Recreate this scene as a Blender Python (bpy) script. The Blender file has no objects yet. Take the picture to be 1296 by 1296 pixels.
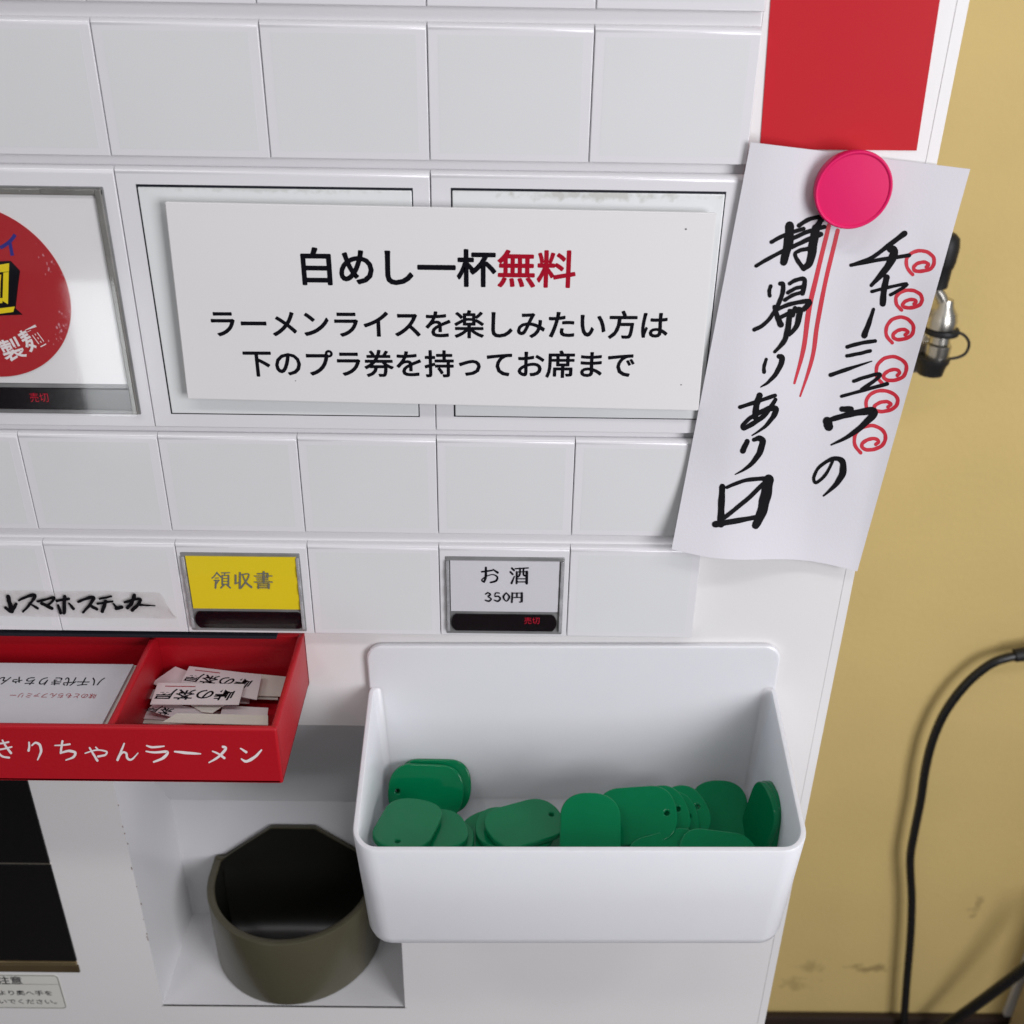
import bpy, bmesh, math, random
from mathutils import Vector, Matrix, Euler
random.seed(7)
S = bpy.context.scene
COL = S.collection

# ------------------------------------------------------------------ camera
PITCH, YAW, ROLL, FPX, NPX = math.radians(29.257), math.radians(.427), math.radians(-.898), 1362.5, 1296.0
CAM = Vector((0, -.45, 1.35))
_f = Vector((math.sin(YAW)*math.cos(PITCH), math.cos(YAW)*math.cos(PITCH), -math.sin(PITCH)))
_r = Vector((math.cos(YAW), -math.sin(YAW), 0))
_d = _f.cross(_r)
RIGHT = _r*math.cos(ROLL) + _d*math.sin(ROLL)
DOWN = -_r*math.sin(ROLL) + _d*math.cos(ROLL)
FWD = _f
cam = bpy.data.objects.new('camera', bpy.data.cameras.new('camera'))
COL.objects.link(cam)
cam.matrix_world = Matrix(((RIGHT.x, -DOWN.x, -FWD.x, CAM.x), (RIGHT.y, -DOWN.y, -FWD.y, CAM.y),
                           (RIGHT.z, -DOWN.z, -FWD.z, CAM.z), (0, 0, 0, 1)))
cam.data.sensor_width = 36
cam.data.lens = 36*FPX/NPX
cam.data.clip_start = .01
cam.data.clip_end = 30
cam.data.dof.use_dof = True
cam.data.dof.focus_distance = .50
cam.data.dof.aperture_fstop = 14
S.camera = cam

# ------------------------------------------------------------------ world, lamps, exposure
W = bpy.data.worlds.new('World'); S.world = W; W.use_nodes = True
W.node_tree.nodes['Background'].inputs[0].default_value = (.92, .94, 1.0, 1)
W.node_tree.nodes['Background'].inputs[1].default_value = .21
S.view_settings.view_transform = 'Standard'; S.view_settings.look = 'None'
S.view_settings.exposure = 0; S.view_settings.gamma = 1; S.view_settings.use_curve_mapping = False

def area(name, loc, target, sx, sy, power, col):
    l = bpy.data.lights.new(name, 'AREA'); l.shape = 'RECTANGLE'; l.size = sx; l.size_y = sy
    l.energy = power; l.color = col
    o = bpy.data.objects.new(name, l); COL.objects.link(o); o.location = loc
    o.rotation_euler = (Vector(target)-Vector(loc)).to_track_quat('-Z', 'Y').to_euler()
    return o
area('window_light', (.85, -.98, 1.30), (.05, 0, 1.1), .62, .8, 14.6, (.97, .955, 1.0))
for lx in (-.75, 0.05, .85):
    area('ceiling_lamp', (lx, -.95, 2.55), (lx*.6, -.35, 1.0), .5, .10, 3.4, (1.0, .97, .975))
area('door_light', (-.99, -2.1, .36), (-.99, 0, .36), .17, .38, 1.1, (.94, .97, 1.0))

# ------------------------------------------------------------------ geometry helpers
def ray(px, py):
    return (FWD + RIGHT*((px-NPX/2)/FPX) + DOWN*((py-NPX/2)/FPX))
def at_y(px, py, y):
    d = ray(px, py); return CAM + d*((y-CAM.y)/d.y)
def at_z(px, py, z):
    d = ray(px, py); return CAM + d*((z-CAM.z)/d.z)

def world_loc(o):
    v = Vector((0, 0, 0))
    while o is not None:
        v += o.location; o = o.parent
    return v

def obj(name, bm, m, parent=None, smooth=True, loc=None, label=None):
    me = bpy.data.meshes.new(name)
    o = bpy.data.objects.new(name, me); COL.objects.link(o)
    if parent is not None:
        o.parent = parent; off = world_loc(parent)
    else:
        off = Vector(loc) if loc is not None else Vector((0, 0, 0)); o.location = off
    bmesh.ops.translate(bm, verts=bm.verts, vec=-off)
    bm.to_mesh(me); bm.free()
    if smooth:
        for p in me.polygons: p.use_smooth = True
        try: me.set_sharp_from_angle(angle=math.radians(40))
        except Exception: pass
        tot = sum(p.area for p in me.polygons)
        for p in me.polygons:
            if p.area > .06*tot: p.use_smooth = False
    me.materials.append(m)
    if label: o['label'] = label
    return o

def tag(o, label, cat, group=None):
    o['label'] = label; o['category'] = cat
    if group: o['group'] = group
    return o

def thing(name, label, cat, loc, group=None):
    o = bpy.data.objects.new(name, None); COL.objects.link(o); o.location = loc; o.empty_display_size = .02
    return tag(o, label, cat, group)

def struct(name, bm, m, loc=None):
    o = obj(name, bm, m, None, loc=loc); o['kind'] = 'structure'; return o

def BM(): return bmesh.new()

def box(bm, x0, x1, y0, y1, z0, z1, bev=0, seg=3, only=None):
    tmp = bmesh.new()
    bmesh.ops.create_cube(tmp, size=1)
    for v in tmp.verts:
        v.co = Vector(((x0+x1)/2+v.co.x*(x1-x0), (y0+y1)/2+v.co.y*(y1-y0), (z0+z1)/2+v.co.z*(z1-z0)))
    if bev:
        es = [e for e in tmp.edges if only is None or only(e)]
        bmesh.ops.bevel(tmp, geom=es, offset=bev, segments=seg, profile=.5, affect='EDGES')
    merge(bm, tmp)
    return bm

def merge(bm, tmp):
    mp = {v: bm.verts.new(v.co) for v in tmp.verts}
    for f in tmp.faces:
        try: bm.faces.new([mp[v] for v in f.verts])
        except ValueError: pass
    tmp.free()

def quad(bm, *pts):
    return bm.faces.new([bm.verts.new(p) for p in pts])

def loft(bm, rings, closed=True, cap0=False, cap1=False):
    R = [[bm.verts.new(p) for p in r] for r in rings]
    n = len(R[0])
    for a, b in zip(R, R[1:]):
        for i in range(n if closed else n-1):
            j = (i+1) % n
            bm.faces.new((a[i], a[j], b[j], b[i]))
    if cap0: bm.faces.new(list(reversed(R[0])))
    if cap1: bm.faces.new(R[-1])
    return R

def rrect(hx, hz, r, n=6):
    pts = []
    for cx, cz, a0 in ((hx-r, hz-r, 0), (-hx+r, hz-r, 90), (-hx+r, -hz+r, 180), (hx-r, -hz+r, 270)):
        for i in range(n+1):
            a = math.radians(a0+90*i/n); pts.append((cx+r*math.cos(a), cz+r*math.sin(a)))
    return pts

def lathe(bm, prof, c, n=40, axis='z'):
    rings = []
    for r, h in prof:
        ring = []
        for i in range(n):
            a = 2*math.pi*i/n
            if axis == 'z': p = Vector((c[0]+r*math.cos(a), c[1]+r*math.sin(a), h))
            else: p = Vector((c[0]+r*math.cos(a), h, c[1]+r*math.sin(a)))
            ring.append(p)
        rings.append(ring)
    loft(bm, rings, True, True, True)

def catmull(P, k=6):
    if len(P) < 3:
        return [tuple(P[0][c]+(P[1][c]-P[0][c])*t/k for c in range(len(P[0]))) for t in range(k+1)]
    Q = [P[0]]+list(P)+[P[-1]]; out = []
    for i in range(1, len(Q)-2):
        for s in range(k):
            t = s/k; r = []
            for c in range(len(P[0])):
                a, b, d, e = Q[i-1][c], Q[i][c], Q[i+1][c], Q[i+2][c]
                r.append(.5*(2*b+(d-a)*t+(2*a-5*b+4*d-e)*t*t+(3*b-a-3*d+e)*t**3))
            out.append(tuple(r))
    out.append(tuple(P[-1])); return out

def tube(bm, pts, r, n=14):
    pts = [Vector(p) for p in catmull([tuple(p) for p in pts], 8)]
    rings = []
    up = Vector((.3, 1, .2)).normalized()
    for i, p in enumerate(pts):
        t = (pts[min(i+1, len(pts)-1)]-pts[max(i-1, 0)]).normalized()
        a = t.cross(up).normalized(); b = t.cross(a)
        rr = r(i/(len(pts)-1)) if callable(r) else r
        rings.append([p+a*rr*math.cos(2*math.pi*k/n)+b*rr*math.sin(2*math.pi*k/n) for k in range(n)])
    loft(bm, rings, True, True, True)

# brush strokes: [w0,(x,y),(x,y)...] or with per point widths; fn maps (x, y, layer) to a point on the surface
def strokes(bm, data, zx, zy, sc, fn, jit=.10, wmul=1.0):
    for k, st in enumerate(data):
        ws, pts = st[0], st[1:]
        if not isinstance(ws, (tuple, list)): ws = (ws, ws)
        n = len(pts)
        P = []
        for i, p in enumerate(pts):
            t = i/(n-1)*(len(ws)-1); a = min(int(t), len(ws)-2); w = ws[a]+(ws[a+1]-ws[a])*(t-a)
            P.append((zx+p[0]/sc, zy+p[1]/sc, wmul*w/sc/2))
        P = catmull(P, 6)
        L = []; Rr = []
        ph = random.random()*9
        for i, (x, y, w) in enumerate(P):
            a, b = P[max(i-1, 0)], P[min(i+1, len(P)-1)]
            dx, dy = b[0]-a[0], b[1]-a[1]; l = math.hypot(dx, dy) or 1
            nx, ny = -dy/l, dx/l
            w1 = max(w, .02)*(1+jit*math.sin(i*1.3+ph)); w2 = max(w, .02)*(1+jit*math.sin(i*1.1+ph*2))
            L.append((x+nx*w1, y+ny*w1)); Rr.append((x-nx*w2, y-ny*w2))
        lay = 2*k
        for i in range(len(P)-1):
            quad(bm, fn(*L[i], lay), fn(*L[i+1], lay), fn(*Rr[i+1], lay), fn(*Rr[i], lay))
        for (x, y, w) in (P[0], P[-1]):
            w = max(w, .02)
            bm.faces.new([bm.verts.new(fn(x+w*math.cos(a*math.pi/6), y+w*math.sin(a*math.pi/6), lay+1)) for a in range(12)])

# printed lettering from the built-in font: mapped on a surface by origin, right and up vectors (1 em = |right|)
def glyphs(bm, text, O, u, v, n, bold=0, rnd=0, adv=1.0, shear=0):
    O, u, v, n = Vector(O), Vector(u), Vector(v), Vector(n).normalized()
    for i, ch in enumerate(text):
        if ch in ' 　': continue
        c = bpy.data.curves.new('lettering', 'FONT'); c.body = ch; c.size = 1; c.offset = bold; c.resolution_u = 3
        o = bpy.data.objects.new('lettering', c); COL.objects.link(o)
        me = bpy.data.meshes.new_from_object(o.evaluated_get(bpy.context.evaluated_depsgraph_get()))
        bpy.data.objects.remove(o); bpy.data.curves.remove(c)
        f = lambda x, y, h: O + u*(x+i*adv+shear*y) + v*(y-.38) + n*h
        vs = [bm.verts.new(f(w.co.x, w.co.y, 0)) for w in me.vertices]
        cnt = {}
        for p in me.polygons:
            try: bm.faces.new([vs[k] for k in p.vertices])
            except ValueError: pass
            for e in p.edge_keys: cnt[e] = cnt.get(e, 0)+1
        if rnd:
            seen = set(); q = 0
            for (a, b), m in cnt.items():
                if m != 1: continue
                A, B = me.vertices[a].co, me.vertices[b].co
                d = (B-A); l = d.length
                if l < 1e-6: continue
                q += 1
                w = Vector((-d.y, d.x))/l*rnd; h = 6e-6*(1+q % 2)
                quad(bm, f(A.x+w.x, A.y+w.y, h), f(B.x+w.x, B.y+w.y, h), f(B.x-w.x, B.y-w.y, h), f(A.x-w.x, A.y-w.y, h))
                for kk in (a, b):
                    if kk in seen: continue
                    seen.add(kk); X = me.vertices[kk].co; h2 = 6e-6*(3+len(seen) % 2)
                    bm.faces.new([bm.verts.new(f(X.x+rnd*math.cos(t*math.pi/5), X.y+rnd*math.sin(t*math.pi/5), h2)) for t in range(10)])
        bpy.data.meshes.remove(me)

# ------------------------------------------------------------------ materials
def mat(name, col, rough=.4, spec=.5, var=.03, vscale=25, bump=0, bscale=300, metal=0, coat=0, rvar=.05, emit=None, sss=0):
    m = bpy.data.materials.new(name); m.use_nodes = True
    N, L = m.node_tree.nodes, m.node_tree.links
    P = N['Principled BSDF']
    tc = N.new('ShaderNodeTexCoord')
    no = N.new('ShaderNodeTexNoise'); no.inputs['Scale'].default_value = vscale; no.inputs['Detail'].default_value = 5
    L.new(tc.outputs['Object'], no.inputs['Vector'])
    mx = N.new('ShaderNodeMix'); mx.data_type = 'RGBA'
    mx.inputs[6].default_value = tuple(c*(1-var) for c in col)+(1,)
    mx.inputs[7].default_value = tuple(min(1, c*(1+var)) for c in col)+(1,)
    L.new(no.outputs['Fac'], mx.inputs[0]); L.new(mx.outputs[2], P.inputs['Base Color'])
    mr = N.new('ShaderNodeMapRange'); mr.inputs[3].default_value = max(.02, rough-rvar); mr.inputs[4].default_value = rough+rvar
    L.new(no.outputs['Fac'], mr.inputs[0]); L.new(mr.outputs[0], P.inputs['Roughness'])
    P.inputs['Specular IOR Level'].default_value = spec; P.inputs['Metallic'].default_value = metal
    P.inputs['Coat Weight'].default_value = coat
    if bump:
        nb = N.new('ShaderNodeTexNoise'); nb.inputs['Scale'].default_value = bscale; nb.inputs['Detail'].default_value = 3
        L.new(tc.outputs['Object'], nb.inputs['Vector'])
        bp = N.new('ShaderNodeBump'); bp.inputs['Strength'].default_value = bump; bp.inputs['Distance'].default_value = .001
        L.new(nb.outputs['Fac'], bp.inputs['Height']); L.new(bp.outputs[0], P.inputs['Normal'])
    if sss:
        P.inputs['Subsurface Weight'].default_value = sss; P.inputs['Subsurface Radius'].default_value = (.003, .006, .003); P.inputs['Subsurface Scale'].default_value = .3
    if emit:
        P.inputs['Emission Color'].default_value = emit[0]+(1,); P.inputs['Emission Strength'].default_value = emit[1]
    return m

def clear(name, rough=.04, tint=(1, 1, 1), ior=1.5):
    m = bpy.data.materials.new(name); m.use_nodes = True
    N, L = m.node_tree.nodes, m.node_tree.links
    N.remove(N['Principled BSDF'])
    t = N.new('ShaderNodeBsdfTransparent'); t.inputs[0].default_value = tint+(1,)
    g = N.new('ShaderNodeBsdfGlossy'); g.inputs['Roughness'].default_value = rough
    fr = N.new('ShaderNodeFresnel'); fr.inputs[0].default_value = ior
    mx = N.new('ShaderNodeMixShader')
    ge = N.new('ShaderNodeNewGeometry'); iv = N.new('ShaderNodeMath'); iv.operation = 'SUBTRACT'; iv.inputs[0].default_value = 1
    L.new(ge.outputs['Backfacing'], iv.inputs[1])
    ml = N.new('ShaderNodeMath'); ml.operation = 'MULTIPLY'; L.new(fr.outputs[0], ml.inputs[0]); L.new(iv.outputs[0], ml.inputs[1])
    L.new(ml.outputs[0], mx.inputs[0]); L.new(t.outputs[0], mx.inputs[1]); L.new(g.outputs[0], mx.inputs[2])
    L.new(mx.outputs[0], N['Material Output'].inputs[0])
    return m

def spots(m, pts, dark, size_noise=120):
    """stains with a shape of their own, at world places on a surface"""
    N, L = m.node_tree.nodes, m.node_tree.links
    P = N['Principled BSDF']
    src = P.inputs['Base Color'].links[0].from_socket
    geo = N.new('ShaderNodeNewGeometry')
    no = N.new('ShaderNodeTexNoise'); no.inputs['Scale'].default_value = size_noise; no.inputs['Detail'].default_value = 6
    L.new(geo.outputs['Position'], no.inputs['Vector'])
    for (p, rx, rz, amt) in pts:
        mp = N.new('ShaderNodeVectorMath'); mp.operation = 'SUBTRACT'; mp.inputs[1].default_value = p
        L.new(geo.outputs['Position'], mp.inputs[0])
        sc = N.new('ShaderNodeVectorMath'); sc.operation = 'MULTIPLY'; sc.inputs[1].default_value = (1/rx, 0, 1/rz)
        L.new(mp.outputs[0], sc.inputs[0])
        ln = N.new('ShaderNodeVectorMath'); ln.operation = 'LENGTH'; L.new(sc.outputs[0], ln.inputs[0])
        a = N.new('ShaderNodeMath'); a.operation = 'SUBTRACT'; a.inputs[0].default_value = 1; L.new(ln.outputs[1], a.inputs[1])
        b = N.new('ShaderNodeMath'); b.operation = 'ADD'; L.new(a.outputs[0], b.inputs[0])
        c = N.new('ShaderNodeMath'); c.operation = 'MULTIPLY_ADD'; c.inputs[1].default_value = 2.4; c.inputs[2].default_value = -1.35
        L.new(no.outputs['Fac'], c.inputs[0]); L.new(c.outputs[0], b.inputs[1])
        r = N.new('ShaderNodeMapRange'); r.inputs[1].default_value = .15; r.inputs[2].default_value = .75; r.inputs[4].default_value = amt
        L.new(b.outputs[0], r.inputs[0])
        mx = N.new('ShaderNodeMix'); mx.data_type = 'RGBA'; mx.inputs[7].default_value = dark+(1,)
        L.new(r.outputs[0], mx.inputs[0]); L.new(src, mx.inputs[6]); src = mx.outputs[2]
    L.new(src, P.inputs['Base Color'])

M_white = mat('white_painted_steel', (.74, .73, .72), .34, .5, .03, 12, .05, 160)
M_panel = mat('white_panel', (.74, .73, .74), .3, .5, .02, 20, .03, 220)
M_button = mat('white_button_plastic', (.725, .72, .735), .17, .5, .03, 14, .02, 300, rvar=.1)
M_face = mat('translucent_button_face', (.70, .71, .71), .16, .5, .03, 18, .015, 300)
M_plate = mat('cover_plate_plastic', (.73, .75, .745), .28, .5, .03, 30, .02, 300)
M_gap = mat('dark_gap', (.012, .013, .02), .6, .2)
M_ink = mat('black_ink', (.004, .004, .007), .4, .12, .2, 60)
M_brush = mat('brush_pen_ink', (.005, .0045, .006), .6, .08, .5, 90)
M_redink = mat('red_ink', (.50, .018, .035), .5, .3, .15, 60)
M_redtext = mat('red_print', (.36, .003, .018), .4, .2, .05, 60)
M_paper = mat('white_paper', (.64, .628, .66), .75, .25, .02, 40, .06, 900)
M_acryl = mat('white_acrylic', (.77, .76, .755), .12, .5, .015, 10)
M_red = mat('red_plastic', (.42, .006, .014), .42, .3, .08, 12, .10, 500)
M_card = mat('red_card_print', (.50, .010, .018), .6, .2, .04, 20)
M_pink = mat('pink_plastic', (.70, .012, .12), .35, .15, .03, 30, .02, 300)
M_box = mat('white_tray_plastic', (.735, .745, .775), .3, .5, .015, 10, .02, 400)
_p = M_box.node_tree.nodes['Principled BSDF']
_p.inputs['Subsurface Weight'].default_value = .45; _p.inputs['Subsurface Radius'].default_value = (.9, 1.05, 1.1); _p.inputs['Subsurface Scale'].default_value = .006
M_green = mat('green_tag_plastic', (.001, .17, .062), .09, .24, .12, 40, .01, 300, rvar=.03)
M_olive = mat('olive_plastic', (.075, .069, .041), .32, .5, .08, 25, .06, 260)
M_wall = mat('yellow_wallpaper', (.70, .53, .215), .75, .3, .10, 7, .55, 140)
M_base = mat('dark_brown_baseboard', (.028, .017, .014), .45, .4, .2, 20)
M_floor = mat('grey_floor', (.10, .085, .07), .5, .4, .2, 8)
M_cable = mat('black_rubber', (.008, .008, .009), .28, .5, .1, 40)
M_metal = mat('zinc_metal', (.62, .60, .54), .28, .5, .12, 30, .1, 120, metal=1)
M_rubber = mat('black_rubber_cap', (.012, .012, .013), .5, .4, .1, 40)
M_beige = mat('beige_panel', (.42, .34, .20), .5, .4, .04, 12)
M_yellow = mat('yellow_card', (.80, .62, .015), .4, .4, .02, 20)
M_grey = mat('grey_print', (.16, .17, .14), .5, .3)
M_ledbar = mat('black_display', (.006, .004, .006), .12, .5)
M_blackglass = mat('black_glass', (.004, .004, .005), .08, .5, .3, 5)
M_led = mat('red_led', (.3, .0, .02), .5, .3, 0, 10, emit=((1, .01, .04), .32))
M_frame = mat('smoked_frame', (.20, .20, .20), .15, .5, .5, 60)
M_clear = clear('clear_cover')
M_rail = mat('grey_rail', (.36, .36, .37), .2, .5, .5, 160)
M_tape = bpy.data.materials.new('yellowed_tape'); M_tape.use_nodes = True
def _tape():
    N, L = M_tape.node_tree.nodes, M_tape.node_tree.links
    P = N['Principled BSDF']; P.inputs['Base Color'].default_value = (.60, .54, .52, 1); P.inputs['Roughness'].default_value = .22
    tc = N.new('ShaderNodeTexCoord'); no = N.new('ShaderNodeTexNoise'); no.inputs['Scale'].default_value = 140; no.inputs['Detail'].default_value = 6
    L.new(tc.outputs['Object'], no.inputs['Vector'])
    mr = N.new('ShaderNodeMapRange'); mr.inputs[3].default_value = .02; mr.inputs[4].default_value = .5
    L.new(no.outputs['Fac'], mr.inputs[0]); L.new(mr.outputs[0], P.inputs['Alpha'])
    b = N.new('ShaderNodeBump'); b.inputs['Strength'].default_value = .5; b.inputs['Distance'].default_value = .001
    L.new(no.outputs['Fac'], b.inputs['Height']); L.new(b.outputs[0], P.inputs['Normal'])
_tape()
M_bar = mat('polished_brass_bar', (.30, .23, .12), .25, .5, .4, 30, metal=.7)
M_stick = mat('cream_sticker', (.66, .65, .60), .4, .4, .03, 20)
M_whitetrim = mat('white_trim', (.72, .72, .72), .5, .4, .03, 20)
M_whitepaint = mat('white_brush_paint', (.80, .74, .74), .5, .4, .1, 60)
M_yprint = mat('yellow_print', (.80, .62, .01), .4, .4, .02, 20)
M_blue = mat('blue_print', (.025, .02, .20), .4, .4, .02, 20)
M_discred = mat('deep_red_print', (.40, .008, .014), .3, .45, .05, 20)
M_dark_ticket = mat('cream_ticket', (.72, .68, .62), .7, .3, .03, 40)
M_pticket = mat('pinkish_ticket', (.72, .64, .66), .7, .3, .03, 40)

# ------------------------------------------------------------------ setting
bm = BM(); quad(bm, (-3, .45, 0), (3, .45, 0), (3, .45, 2.6), (-3, .45, 2.6))
spots(M_wall, [(tuple(at_y(1105, 1226, .45)), .05, .012, .5), (tuple(at_y(1237, 1145, .45)), .012, .03, .35), (tuple(at_y(1030, 1222, .45)), .03, .02, .3),
               (tuple(at_y(1010, 1245, .45)), .03, .02, .3)], (.13, .07, .03), 90)
struct('wall', bm, M_wall)
bm = BM(); quad(bm, (-3, -4, 0), (3, -4, 0), (3, .45, 0), (-3, .45, 0)); struct('floor', bm, M_floor)
bm = BM(); box(bm, -3, 3, .438, .4495, .004, .112, .003, 2); struct('baseboard', bm, M_base)

# ------------------------------------------------------------------ the machine
FY = .008                                   # front plane of its cabinet
XR = .1765
machine = thing('ticket_machine', 'white meal ticket vending machine with rows of blank square buttons', 'vending machine', (-.2, .2, .001))
NX0, NX1, NZ0, NZ1, NYB, NZB = -.2205, -.0617, .719, .958, .082, .829
PX, PZ = .0977, 1.0243                       # right and lower limit of the button panel opening
bm = BM()
XL, ZT, YB = -.75, 1.75, .42
def fr(x0, x1, z0, z1): quad(bm, (x0, FY, z0), (x1, FY, z0), (x1, FY, z1), (x0, FY, z1))
fr(XL, NX0, .001, PZ); fr(NX1, XR-.0045, .001, PZ); fr(NX0, NX1, .001, NZ0); fr(NX0, NX1, NZ1, PZ)
fr(PX, XR-.0045, PZ, ZT)
quad(bm, (XR, FY+.0015, .001), (XR, YB, .001), (XR, YB, ZT), (XR, FY+.0015, ZT))
quad(bm, (XL, FY, .001), (XL, YB, .001), (XL, YB, ZT), (XL, FY, ZT))
quad(bm, (XL, YB, .001), (XR, YB, .001), (XR, YB, ZT), (XL, YB, ZT))
quad(bm, (XL, FY, ZT), (XR, FY, ZT), (XR, YB, ZT), (XL, YB, ZT))
quad(bm, (XL, .02, PZ), (PX, .02, PZ), (PX, .02, ZT), (XL, .02, ZT))
quad(bm, (XL, FY, PZ), (PX, FY, PZ), (PX, .02, PZ), (XL, .02, PZ))
quad(bm, (PX, FY, PZ), (PX, .02, PZ), (PX, .02, ZT), (PX, FY, ZT))
obj('cabinet', bm, M_white, machine, smooth=False)
bm = BM(); box(bm, XR-.0048, XR, FY-.00025, FY+.012, .002, ZT-.002, .0002, 2)
obj('edge_trim', bm, M_white, machine)
# the coin niche: open at the front, sloping ceiling
bm = BM()
e = .0
quad(bm, (NX0, FY, NZ0), (NX1, FY, NZ0), (NX1, NYB, NZ0), (NX0, NYB, NZ0))
quad(bm, (NX0, NYB, NZ0), (NX1, NYB, NZ0), (NX1, NYB, NZB), (NX0, NYB, NZB))
quad(bm, (NX0, NYB, NZB), (NX1, NYB, NZB), (NX1, FY, NZ1), (NX0, FY, NZ1))
for x in (NX0, NX1):
    bm.faces.new([bm.verts.new(p) for p in ((x, FY, NZ0), (x, NYB, NZ0), (x, NYB, NZB), (x, FY, NZ1))])
M_niche = mat('niche_paint', (.72, .72, .73), .3, .5, .03, 14, .03, 200)
niche = obj('coin_niche', bm, M_niche, machine, smooth=False)
bm = BM()                                   # worn paint chips along the left edge of the niche
for k in range(13):
    z = NZ0+.05+random.random()**.8*.15; h = .0006+random.random()*.0022
    x = NX0+(random.random()-.6)*.0012
    quad(bm, (x, FY-.0001, z), (x+.0005, FY-.0001, z+.0002), (x+.0004, FY-.0001, z+h), (x-.0002, FY-.0001, z+h*.8))
obj('paint_chips', bm, mat('rust', (.22, .13, .09), .8), machine, smooth=False)
bm = BM()
t = .0004
box(bm, NX0-.001, NX1+.001, FY-.0002, FY+.001, NZ0-t, NZ0, .0001, 1)
obj('niche_seam', bm, mat('seam_grey', (.22, .21, .20), .6), machine, smooth=False)  # thin grey seam line along the front edge of the niche floor

# button panel behind the buttons, with the dark joint on its right
bm = BM(); box(bm, XL+.001, .0968, .0040, .018, PZ+.0006, ZT-.001, .0006, 2)
obj('button_panel', bm, M_panel, machine)
bm = BM(); box(bm, .0964, .0981, .0095, .0175, PZ+.0003, ZT-.002)
obj('panel_joint', bm, M_gap, machine, smooth=False)

P64 = .0644
cols = [-.2898, -.2254, -.161, -.0966, -.0322, .0322, .0966]
G = .00010
def button_body(x0, x1, z0, z1, top=.0026, a=.0005):
    b = BM(); rings = []
    x0 += G; x1 -= G
    for k in range(7):
        t = math.radians(90*k/6); i, y = a*(1-math.sin(t)), a*(1-math.cos(t)); I, Y = top*(1-math.sin(t)), top*(1-math.cos(t))
        rings.append([(x0+i, y, z0+i), (x1-i, y, z0+i), (x1-i, Y, z1-I), (x0+i, Y, z1-I)])
    rings.append([(x0, .0071, z0), (x1, .0071, z0), (x1, .0071, z1), (x0, .0071, z1)])
    loft(b, rings, True, True, False); return b
def face_bm(x0, x1, z0, z1, m):
    b = BM(); box(b, x0+m, x1-m, -.00004, .0005, z0+m*.7, z1-m, 0); return b
def plain_button(x0, x1, z0, z1, m=.0042, name='button'):
    o = obj(name, button_body(x0, x1, z0, z1), M_button, machine)
    obj('button_face', face_bm(x0, x1, z0, z1, m), M_face, o, smooth=False)
    return o
for (z0, z1) in ((1.3172, 1.3690), (1.2606, 1.3117)):
    for c in range(6):
        if c == 0 and z0 < 1.3: pass
        plain_button(cols[c], cols[c+1], z0, z1)
for c in range(6):
    plain_button(cols[c], cols[c+1], 1.0853, 1.1366)

# small display window of a lit button: recess, card, led bar, clear cover
def disp_window(btn, x0, x1, z0, z1, card, led, cardmat, ledround=.002):
    b = BM(); box(b, x0, x1, -.0006, .001, z0, z1, .0005, 2); fr_ = obj('window_frame', b, M_frame, btn)
    b = BM(); box(b, *card[:2], -.0012, -.0007, *card[2:], 0); cd = obj('price_card', b, cardmat, fr_, smooth=False)
    b = BM()
    hx, hz = (led[1]-led[0])/2, (led[3]-led[2])/2; cx, cz = (led[0]+led[1])/2, (led[2]+led[3])/2
    ring = []
    for i in range(13):
        a = math.radians(-62+124*i/12); ring.append((cx+hx-hz*.45+hz*.45*(math.cos(a)-math.cos(math.radians(62)))/(1-math.cos(math.radians(62))), cz+hz*math.sin(a)/math.sin(math.radians(62))))
    for i in range(13):
        a = math.radians(118+124*i/12); ring.append((cx-hx+hz*.45+hz*.45*(math.cos(a)+math.cos(math.radians(62)))/(1-math.cos(math.radians(62))), cz+hz*math.sin(a)/math.sin(math.radians(62))))
    loft(b, [[(x, -.0007, z) for x, z in ring], [(x, -.0016, z) for x, z in ring]], True, True, True)
    lb = obj('led_bar', b, M_ledbar, fr_, smooth=False)
    b = BM(); box(b, x0+.0003, x1-.0003, -.0034, -.0026, z0+.0003, z1-.0003, .0003, 2)
    obj('clear_cover', b, M_clear, fr_)
    for xx in (x0+.0004, x1-.0019):         # moulded side rails of the cover, seen through it
        b = BM(); box(b, xx, xx+.0015, -.0018, -.0006, z0+.002, z1-.002, .0002, 1)
        for k in range(4):
            zz = z0+.003+k*(z1-z0-.006)/4
            box(b, xx+.0001, xx+.0014, -.0023, -.0012, zz, zz+(z1-z0)*.13, .0002, 1)
        obj('side_rail', b, M_rail, fr_)
    return fr_, cd, lb
def yfn(y, eps=8e-6):
    return lambda x, yy, lay: at_y(x, yy, y-eps*lay)

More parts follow.
